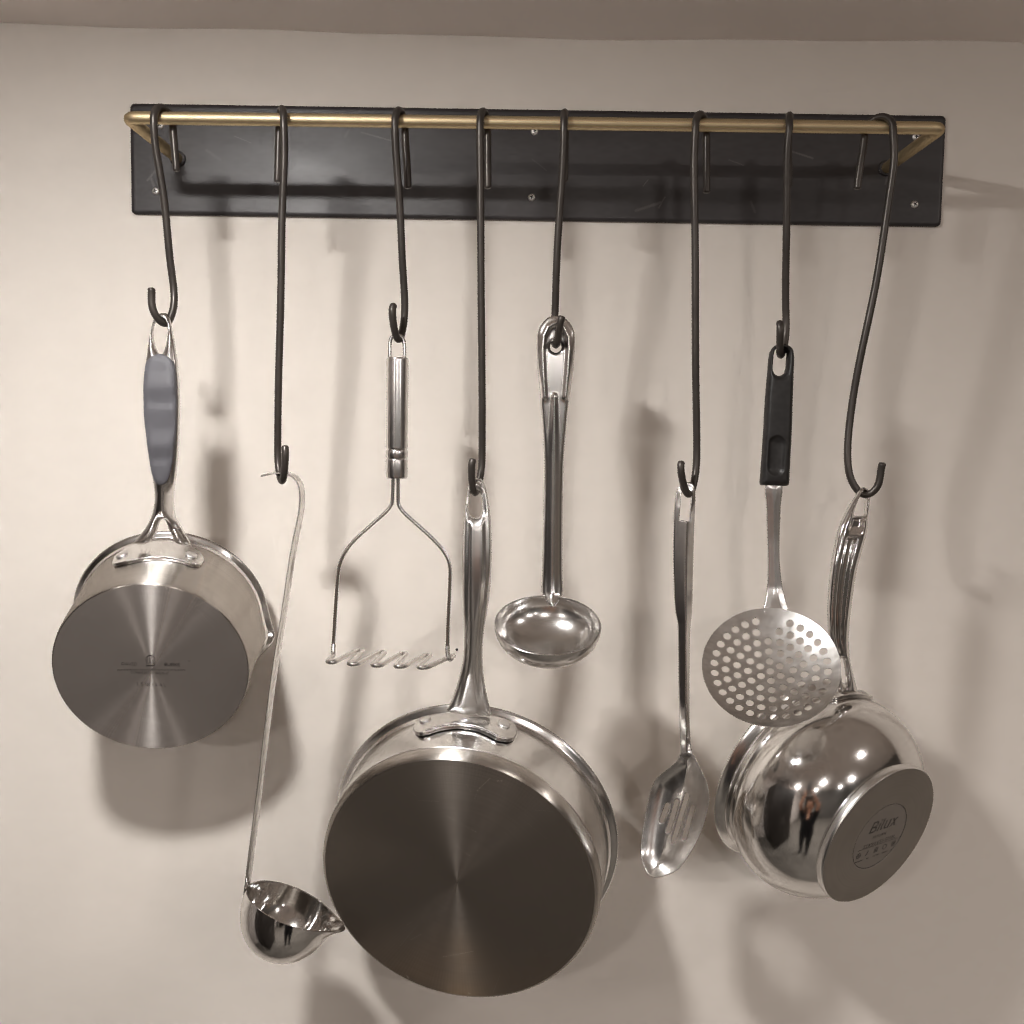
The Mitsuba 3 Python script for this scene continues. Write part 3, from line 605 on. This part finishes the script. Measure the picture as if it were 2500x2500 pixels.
# ------------------------------------------------------------------ soup ladle with the thin hooked handle
lad = thing('soup_ladle', 'round soup ladle with a long thin hooked handle, bowl hanging beside the large pan', 'ladle')
ke = .6986
SLd = .112
pts = np.array([P(x, y, SLd) for x, y in [(641, 1163), (660, 1158), (683, 1155.5), (705, 1157), (722, 1166), (733, 1183), (737, 1208), (736, 1240), (728, 1285), (716, 1345), (700, 1450), (680, 1575), (656, 1745), (636, 1910), (619, 2040), (610, 2110), (604, 2160), (601, 2185)]])
path = spline(pts, .0025)
def ribbon(path, halfw, thick, crown=0.0):
    "strip along a path that lies in a plane parallel to the wall; its width is square to the wall"
    t = np.gradient(path, axis=0); t /= np.linalg.norm(t, axis=1, keepdims=True); nn = np.cross(t, [0, 1., 0]); nn /= np.linalg.norm(nn, axis=1, keepdims=True)
    hw = np.broadcast_to(halfw, len(path)); w = np.linspace(-1, 1, 9); V = []
    for side in (1, -1):
        for j in w:
            e = thick/2*(1 if abs(j) < .99 else .4)*side + crown*(1-j*j)
            V.append(path + np.array([0, 1., 0])*(j*hw)[:, None] + nn*e)
    order = list(range(9)) + list(range(17, 8, -1)); G = np.array([V[i] for i in order]); m, n_ = G.shape[:2]; Fc = []
    for i in range(m):
        for q in range(n_-1):
            a, b = i*n_+q, ((i+1) % m)*n_+q; Fc += [(a, b, b+1), (a, b+1, a+1)]
    for i in range(1, m-1): Fc += [(0, i*n_, (i+1)*n_), (n_-1, (i+1)*n_+n_-1, i*n_+n_-1)]
    me = trimesh.Trimesh(G.reshape(-1, 3), np.array(Fc), process=False); me.fix_normals(); return me
L = np.linspace(0, 1, len(path))
hw = np.interp(L, [0, .02, .06, .12, .2, .8, .97, 1], [.0055, .0075, .0080, .0085, .0095, .0095, .0090, .0095])
part(lad, 'handle', ribbon(path, hw, .0013, .0007), 'polished', smooth=40)
LB = Revolve(P(710, 2210, SLd+.004), np.array([math.sin(math.radians(23)), .11, math.cos(math.radians(23))]))
# the bowl's axes: outward = up through the opening, profile distance is into the bowl
rb_, db_ = .0362, .0420
th_p = math.atan2(LB.v[0], LB.u[0])
def pour(R, T_, Th):
    ang = (Th-th_p+np.pi) % (2*np.pi)-np.pi
    return R + .0090*np.exp(-(ang/.42)**2)*np.clip(1-T_/.009, 0, 1)**1.5, T_
q = np.linspace(0, 1, 40)
bowl_out = [(rb_*math.cos(math.pi/2*t)**.92 if t < 1 else .0002, db_*math.sin(math.pi/2*t)) for t in q][::-1]
bowl_out[0] = (.0002, db_)
bowl_in = [((rb_-.0010)*math.cos(math.pi/2*t)**.92 if t < 1 else .0002, .0002+(db_-.0013)*math.sin(math.pi/2*t)) for t in q]
part(lad, 'bowl', LB.mesh(bowl_out + [(rb_-.0005, -.0004)] + bowl_in, 120, bend=pour), 'mirror')

# ------------------------------------------------------------------ serving ladle with the flat embossed handle
sl = thing('serving_ladle', 'wide ladle with a flat embossed steel handle, fifth along the rail', 'ladle')
kg = .5174
def gz_(l): return zoom(l, 1150, 700, kg)
lo = [(400, 134), (362, 145), (330, 180), (313, 225), (311, 300), (316, 400), (326, 500), (334, 600), (341, 700), (345, 800), (345, 900), (342, 1050), (339, 1200), (336, 1350), (333, 1410), (336, 1450), (352, 1480), (370, 1505), (384, 1512)]
ro = [(398, 1505), (417, 1480), (432, 1450), (434, 1410), (432, 1350), (432, 1200), (433, 1050), (435, 900), (438, 800), (446, 700), (457, 580), (470, 480), (482, 390), (489, 300), (490, 225), (474, 180), (440, 145)]
lp = shapely.Polygon(smooth_poly(gz_(lo+ro), 4), [gz_([(400+27*math.cos(a), 283+27*math.sin(a)) for a in np.linspace(0, 2*np.pi, 24, endpoint=False)])])
archl = shapely.LineString(gz_([(347, 520), (340, 400), (337, 300), (343, 235), (365, 190), (400, 172), (436, 190), (458, 235), (462, 300), (456, 400), (446, 520)]))
spine = shapely.LineString(gz_([(393, 512), (389, 800), (386, 1100), (384, 1490)]))
S_L = [(760, .112), (900, .1115), (1200, .110), (1400, .1103), (1445, .1115), (1475, .1165), (1490, .1195)]
def l_emb(x, y):
    pt = shapely.points(np.c_[x, y]); da, ds = shapely.distance(pt, archl), shapely.distance(pt, spine)
    end = np.clip((720+515*kg-0-y)/14+.5, 0, 1)
    ya = (y-700)/kg; ws = np.interp(ya, [500, 700, 900, 1440], [5, 10, 13, 13])
    return .0021*np.exp(-(da/6.5)**2) + .0026*np.exp(-(ds/ws)**2)*np.clip((ya-495)/20, 0, 1)
def l_top(x, y, d): return P(x, y, interp(y, S_L)) + OUT*(l_emb(x, y)+.0007*rounded(d, 2.5)-.0016*(1-np.clip(d/9, 0, 1))**2)[:, None]
def l_bot(x, y, d): return P(x, y, interp(y, S_L)) + OUT*(l_emb(x, y)-.0007*rounded(d, 2.5)-.0016*(1-np.clip(d/9, 0, 1))**2)[:, None]
part(sl, 'handle', solid(lp, 2.4, l_top, l_bot), 'polished', smooth=50)
SB = Revolve(P(1337.5, 1524, .1445), nrm(1.5, 63.7))
rs, ds_ = .0370, .0255
out_ = [(max(rs*math.cos(math.pi/2*t)**.75, .0002) if t < 1 else .0002, ds_*math.sin(math.pi/2*t)) for t in q][::-1]
in_ = [((rs-.0010)*math.cos(math.pi/2*t)**.75 if t < 1 else .0002, .0002+(ds_-.0013)*math.sin(math.pi/2*t)) for t in q]
def oval(R, T_, Th): return R*(1+.035*np.cos(2*Th)), T_
part(sl, 'bowl', SB.mesh(out_ + [(rs-.0005, -.0004)] + in_, 120, bend=oval), 'polished')

# ------------------------------------------------------------------ slotted spoon
sp = thing('slotted_spoon', 'steel slotted spoon with four long slits, right of the large pan', 'spoon')
ki = .569
def iz(l): return zoom(l, 1500, 1100, ki)
ls = [(300, 138), (282, 148), (268, 170), (259, 215), (255, 280), (253, 350), (252, 450), (254, 550), (257, 640), (263, 700), (271, 740), (273, 800), (274, 900), (275, 1000), (278, 1100), (281, 1200), (284, 1290), (281, 1310)]
rs_ = [(333, 1310), (329, 1270), (326, 1200), (324, 1100), (324, 1000), (325, 900), (326, 800), (329, 745), (334, 700), (337, 640), (339, 550), (341, 450), (344, 350), (347, 280), (349, 215), (347, 170), (338, 146), (322, 135)]
spp = shapely.Polygon(smooth_poly(iz(ls+rs_), 4), [iz([(286, 186), (283, 230), (277, 296), (298, 300), (318, 303), (325, 240), (329, 190), (326, 176), (300, 172)])])
lS, rS = np.array(ls), np.array(sorted(rs_, key=lambda q_: q_[1]))
S_S = [(1175, .112), (1260, .1125), (1600, .112), (1800, .114), (1850, .117)]
def s_u(x, y):
    yy = (y-1100)/ki; a, b = np.interp(yy, lS[:, 1], lS[:, 0]), np.interp(yy, rS[:, 1], rS[:, 0]); return np.clip(((x-1500)/ki-a)/np.maximum(b-a, 1)*2-1, -1, 1)
def s_ridge(x, y): u = s_u(x, y); w = u-.12; return (.0030-.0062*np.where(w > 0, np.sqrt(w*w+.004)-.063, 0)-.0030*np.maximum(-w, 0))*np.clip((1850-y)/60, 0, 1)*np.clip((y-1180)/60, 0.15, 1)
def spo_top(x, y, d): return P(x, y, interp(y, S_S)+.00022*(x-1672)*np.clip((y-1700)/150, 0, 1)) + OUT*(s_ridge(x, y)+.0007*rounded(d, 2))[:, None]
def spo_bot(x, y, d): return P(x, y, interp(y, S_S)+.00022*(x-1672)*np.clip((y-1700)/150, 0, 1)) + OUT*(s_ridge(x, y)-.0007*rounded(d, 2))[:, None]
part(sp, 'handle', solid(spp, 2.2, spo_top, spo_bot), 'polished', smooth=40)
bo = iz([(283, 1300), (272, 1328), (240, 1358), (200, 1390), (172, 1420), (152, 1470), (136, 1540), (125, 1600), (117, 1660), (112, 1720), (118, 1762), (131, 1795), (152, 1824), (185, 1832), (225, 1822), (270, 1800), (305, 1760), (335, 1712), (360, 1665), (381, 1615), (396, 1560), (406, 1515), (407, 1470), (396, 1420), (378, 1380), (358, 1340), (333, 1300)])
def slit(a, b, w=10): return np.array(shapely.LineString(iz([a, b])).buffer(w*ki, quad_segs=4).exterior.coords)
slits = [slit((228, 1522), (203, 1588), 10.5), slit((268, 1505), (231, 1632)), slit((312, 1478), (253, 1678)), slit((336, 1530), (299, 1664))]
bp_ = shapely.Polygon(smooth_poly(bo, 4), slits)
bowl_o = shapely.Polygon(smooth_poly(bo, 4))
cx, cy = iz([(258, 1575)])[0]
def sb_s(x, y):
    pt = shapely.points(np.c_[x, y]); d = shapely.distance(pt, bowl_o.exterior)
    flat = .117 + .00026*(x-1672) + .00009*(y-1835)
    return flat - .011*(1-(1-np.clip(d/70, 0, 1))**2.4)
def b_top(x, y, d): return P(x, y, sb_s(x, y)+.0006*rounded(d, 2))
def b_bot(x, y, d): return P(x, y, sb_s(x, y)-.0006*rounded(d, 2))
part(sp, 'bowl', solid(bp_, 2.6, b_top, b_bot), 'scratched', smooth=50)

# ------------------------------------------------------------------ skimmer
sk = thing('skimmer', 'round perforated skimmer with a black plastic handle, in front of the pot', 'skimmer')
k2 = .3883
def hz(l): return zoom(l, 1700, 750, k2)
bh2 = shapely.Polygon(smooth_poly(hz([(535, 228), (500, 238), (472, 262), (455, 310), (447, 400), (436, 520), (427, 650), (419, 800), (409, 950), (402, 1050), (397, 1100), (402, 1116), (425, 1120), (490, 1122), (555, 1124), (574, 1120), (581, 1100), (584, 1050), (589, 950), (597, 800), (602, 650), (606, 520), (610, 400), (612, 310), (602, 262), (572, 238)]), 4), [smooth_poly(hz([(524, 255), (500, 264), (486, 290), (481, 340), (478, 390), (490, 420), (516, 432), (545, 420), (559, 390), (563, 340), (566, 290), (550, 264)]), 4)])
S_K = [(835, .112), (1000, .113), (1190, .112), (1330, .110), (1430, .110), (1485, .1145), (1502, .1170)]
dimp = shapely.LineString(hz([(495, 860), (487, 1005)]))
def k_top(x, y, d):
    dd = shapely.distance(shapely.points(np.c_[x, y]), dimp)/k2
    g = -.0028*np.clip(1-(dd/52)**2, 0, 1)**.6*(dd < 52)
    return P(x, y, interp(y, S_K)) + OUT*(.0055*rounded(d, 14)+.001*rounded(d, 32)+g)[:, None]
part(sk, 'handle', solid(bh2, 2.8, k_top, lambda x, y, d: P(x, y, interp(y, S_K)) - OUT*(.005*rounded(d, 14))[:, None]), 'black_plastic', smooth=50, label='black plastic handle with a thumb dimple')
sh = smooth_poly(hz([(437, 1112), (440, 1250), (444, 1400), (448, 1520), (450, 1620), (447, 1720), (437, 1820), (421, 1895), (428, 1925), (500, 1935), (570, 1925), (576, 1895), (555, 1820), (536, 1720), (526, 1620), (523, 1520), (525, 1400), (531, 1250), (537, 1112)]), 4)
def sh_e(x, y): return .0012*np.clip(1-((y-1180)/120)**2, 0, 1)
part(sk, 'shank', solid(sh, 2.6, lambda x, y, d: P(x, y, interp(y, S_K)) + OUT*(.0007*rounded(d, 2)+.0012*np.clip(d/16, 0, 1))[:, None], lambda x, y, d: P(x, y, interp(y, S_K)) + OUT*(-.0007*rounded(d, 2)+.0012*np.clip(d/16, 0, 1))[:, None]), 'handle_steel', smooth=50)
SK = Revolve(P(1881, 1624.5, .1475), nrm(-15.0, 42.0))
RK = .0482
holes = [(0, 0)]
for ring in range(1, 6):
    for j in range(6*ring):
        a = 2*np.pi*(j+.5*(ring % 2))/(6*ring) + .1; r = .0079*ring
        if ring >= 4 and abs((a-np.pi/2+np.pi) % (2*np.pi)-np.pi) < (.2 if ring == 5 else .13): continue
        holes.append((r*math.cos(a), r*math.sin(a)))
dk = shapely.Point(0, 0).buffer(RK, quad_segs=40).difference(shapely.union_all([shapely.Point(*h_).buffer(.00285, quad_segs=5) for h_ in holes]))
def dish(a, b): r2 = (a*a+b*b)/RK**2; return -.0085*(1-r2)
def d_pt(a, b, off): z = dish(a, b)+off; return SK.c + a[:, None]*SK.u + b[:, None]*SK.v + z[:, None]*SK.n
part(sk, 'perforated_disc', solid(dk, .0014, lambda a, b, d: d_pt(a, b, .0005+0*d), lambda a, b, d: d_pt(a, b, -.0005+0*d)), 'scratched', smooth=50)

# ------------------------------------------------------------------ what the polished steel reflects: the room side behind the camera
cab = thing('tall_cabinet', 'tall dark wooden cabinet mirrored in the pot, left of the photographer', 'cabinet')
part(cab, 'carcass', box(-1.72, -.86, -1.75, -.62, .08, 2.02), 'dark_wood', smooth=False)
part(cab, 'plinth', box(-1.70, -.90, -1.72, -.65, .0, .0795), 'black_void', smooth=False)
for y0, y1 in ((-1.74, -1.19), (-1.18, -.63)):
    dn = part(cab, 'door', box(-.8595, -.842, y0, y1, .09, 2.01), 'dark_wood', smooth=False)
    yy = y1-.05 if y0 < -1.3 else y0+.05
    part(dn, 'handle', tube(curve([(-.842, yy, .95), (-.815, yy, .95), (-.815, yy, 1.15), (-.842, yy, 1.15)], .004, .012), .006, 12), 'screw_zinc', smooth=True)
dw = thing('door_casing', 'white casing round the dark doorway in the far wall', 'doorway')
part(dw, 'jamb', box(DX0-.09, DX0, YB+.001, YB+.022, 0, DZ), 'white_trim', smooth=False)
part(dw, 'jamb', box(DX1, DX1+.09, YB+.001, YB+.022, 0, DZ), 'white_trim', smooth=False)
part(dw, 'head', box(DX0-.09, DX1+.09, YB+.001, YB+.022, DZ+.001, DZ+.09), 'white_trim', smooth=False)
for y, z, w, h, lab in ((-1.6, 1.55, .5, .65, 'brown framed picture on the right wall nearest the rack'), (-2.5, 1.5, .6, .45, 'brown framed picture on the right wall farther from the rack')):
    pc = thing('framed_picture', lab, 'picture')
    part(pc, 'print', box(XR-.012, XR-.004, y-w/2, y+w/2, z-h/2, z+h/2), 'art_print', smooth=False)
    part(pc, 'frame', join(box(XR-.03, XR-.002, y-w/2-.04, y-w/2, z-h/2-.04, z+h/2+.04), box(XR-.03, XR-.002, y+w/2, y+w/2+.04, z-h/2-.04, z+h/2+.04), box(XR-.03, XR-.002, y-w/2, y+w/2, z+h/2, z+h/2+.04), box(XR-.03, XR-.002, y-w/2, y+w/2, z-h/2-.04, z-h/2)), 'dark_wood', smooth=False)
rbox = lambda *b: m3.Manifold.batch_hull([m3.Manifold.sphere(.05, 16).translate([x, y, z]) for x in (b[0]+.05, b[1]-.05) for y in (b[2]+.05, b[3]-.05) for z in (b[4]+.05, b[5]-.05)])
sofa = thing('armchair', 'brown armchair by the right wall mirrored in the pot', 'armchair')
scene['brown_cloth'] = {'type': 'diffuse', 'reflectance': rgb(.10, .065, .045)}
for nm, b in (('seat', (1.72, 2.45, -3.1, -2.5, .12, .48)), ('backrest', (2.28, 2.55, -3.2, -2.4, .12, .95)), ('arm', (1.75, 2.45, -3.25, -3.08, .1, .64)), ('arm', (1.75, 2.45, -2.52, -2.35, .1, .64))):
    part(sofa, nm, rbox(*b), 'brown_cloth', smooth=40)
for x, y in ((1.8, -3.16), (1.8, -2.44), (2.4, -3.16), (2.4, -2.44)):
    part(sofa, 'leg', trimesh.creation.cylinder(radius=.025, height=.11, transform=trimesh.transformations.translation_matrix((x, y, .055))), 'dark_wood')

def chain(segs):
    out = []
    for pts in segs:
        for (a, ra), (b, rb) in zip(pts[:-1], pts[1:]):
            out.append(m3.Manifold.batch_hull([m3.Manifold.sphere(ra, 20).translate(list(map(float, a))), m3.Manifold.sphere(rb, 20).translate(list(map(float, b)))]))
    return m3.Manifold.batch_boolean(out, m3.OpType.Add)
def finish(m, res, it=8):
    m = m.refine_to_length(res).to_mesh(); t = trimesh.Trimesh(m.vert_properties[:, :3], m.tri_verts, process=True)
    return trimesh.smoothing.filter_taubin(t, iterations=it)
def person(label, x, y, hands, elbows, grip):
    k = thing('person', label, 'person')
    o = np.array([x, y, 0])
    J = lambda a, b, c: o+np.array([a, b, c])
    skin, shirt, trous, shoes = [], [], [], []
    skin += [[(J(0, 0, 1.34), .055), (J(0, .005, 1.45), .05)], [(J(0, .01, 1.50), .068), (J(0, 0, 1.585), .083)], [(J(0, .045, 1.475), .035), (J(0, .03, 1.56), .06)],
             [(J(0, .075, 1.53), .011), (J(0, .092, 1.508), .013)], [(J(-.022, .072, 1.485), .009), (J(.022, .072, 1.485), .009)]]
    for s in (-1, 1):
        skin += [[(J(.083*s, 0, 1.545), .013), (J(.084*s, -.006, 1.515), .011)], [(J(.03*s, .068, 1.54), .012), (J(.034*s, .066, 1.54), .012)]]
        sh, el, hd = J(.165*s, -.005, 1.345), elbows[s], hands[s]
        skin += [[(sh, .044), (el, .038), (hd, .026)]]
        shirt += [[(sh, .062), (sh*.5+el*.5, .054)], [(J(.05*s, 0, 1.36), .06), (sh, .064)]]
        f = (hd-el)/np.linalg.norm(hd-el); side = np.array([-s, 0, 0.]) if grip else np.array([0, 1., 0]); side = side-f*(side@f); side /= np.linalg.norm(side); nr = np.cross(f, side)
        palm = hd+f*.05
        skin += [[(hd, .024), (palm-nr*.022, .015)], [(hd, .024), (palm+nr*.022, .015)], [(palm-nr*.022, .015), (palm+nr*.022, .015)]]
        for q, ln in zip((-.027, -.009, .009, .027), (.032, .038, .036, .028)):
            b0 = palm+nr*q+f*.012; b1 = b0+f*ln*.9+side*ln*.5; b2 = b1+f*ln*.2+side*ln*.75
            skin += [[(b0, .0095), (b1, .0088), (b2, .0078)]]
        t0 = hd+f*.02+nr*(-.022); t1 = t0+f*.03-nr*.022+side*.012; t2 = t1+f*.026+side*.012
        skin += [[(t0, .013), (t1, .0105), (t2, .009)]]
        hip, kn, an = J(.088*s, 0, .86), J(.098*s, .015, .47), J(.10*s, -.02, .09)
        skin += [[(hip, .07), (kn, .05), (an, .036)]]
        trous += [[(hip, .094), (kn, .066), (an+np.array([0, 0, .02]), .050)]]
        shoes += [[(an+np.array([0, -.01, -.035]), .042), (an+np.array([.015*s, .14, -.055]), .034)]]
    skin += [[(J(-.1, 0, 1.28), .07), (J(.1, 0, 1.28), .07)], [(J(0, 0, 1.28), .1), (J(0, 0, .95), .1)]]
    shirt += [[(J(-.1, 0, 1.27), .098), (J(.1, 0, 1.27), .098)], [(J(-.09, 0, 1.25), .10), (J(-.075, 0, 1.08), .092), (J(-.085, 0, .88), .105)], [(J(.09, 0, 1.25), .10), (J(.075, 0, 1.08), .092), (J(.085, 0, .88), .105)], [(J(0, 0, 1.25), .11), (J(0, 0, .88), .11)]]
    trous += [[(J(-.085, 0, .87), .098), (J(.085, 0, .87), .098)]]
    part(k, 'body', finish(chain(skin), .011), 'skin', smooth=True)
    part(k, 'shirt', finish(chain(shirt), .02), 'black_cloth', smooth=True)
    part(k, 'trousers', finish(chain(trous), .02), 'black_cloth', smooth=True)
    for sh_ in shoes: part(k, 'shoe', finish(chain([sh_]).trim_by_plane([0, 0, 1], .002), .015, 3), 'black_cloth', smooth=True)
    hair = chain([[(J(0, -.012, 1.60), .094), (J(0, -.035, 1.54), .082), (J(0, -.045, 1.40), .05)]]) - m3.Manifold.batch_hull([m3.Manifold.sphere(.075, 20).translate(list(J(0, .075, zz_))) for zz_ in (1.45, 1.575)])
    part(k, 'hair', finish(hair, .012, 4), 'hair_brown', smooth=True)
H_ = lambda *a: np.array(a)
person('person in black holding a phone overhead with both arms, mirrored in the pot', 0, -1.26, {-1: H_(-.06, -.965, 1.805), 1: H_(.06, -.965, 1.805)}, {-1: H_(-.20, -1.10, 1.575), 1: H_(.20, -1.10, 1.575)}, True)
person('person in dark clothes standing by the doorway, mirrored small in the pot', -.78, -4.1, {-1: H_(-1.02, -4.05, .86), 1: H_(-.54, -4.05, .86)}, {-1: H_(-1.01, -4.12, 1.08), 1: H_(-.55, -4.12, 1.08)}, False)
ph_ = thing('smartphone', 'black smartphone held up by the person mirrored in the pot', 'phone')
pm = finish(m3.Manifold.batch_hull([m3.Manifold.sphere(.004, 16).translate([a, b, c]) for a in (-.033, .033) for b in (-.884, -.8835) for c in (1.822, 1.966)]), .02, 0)
part(ph_, 'case', pm, 'black_plastic', smooth=40)
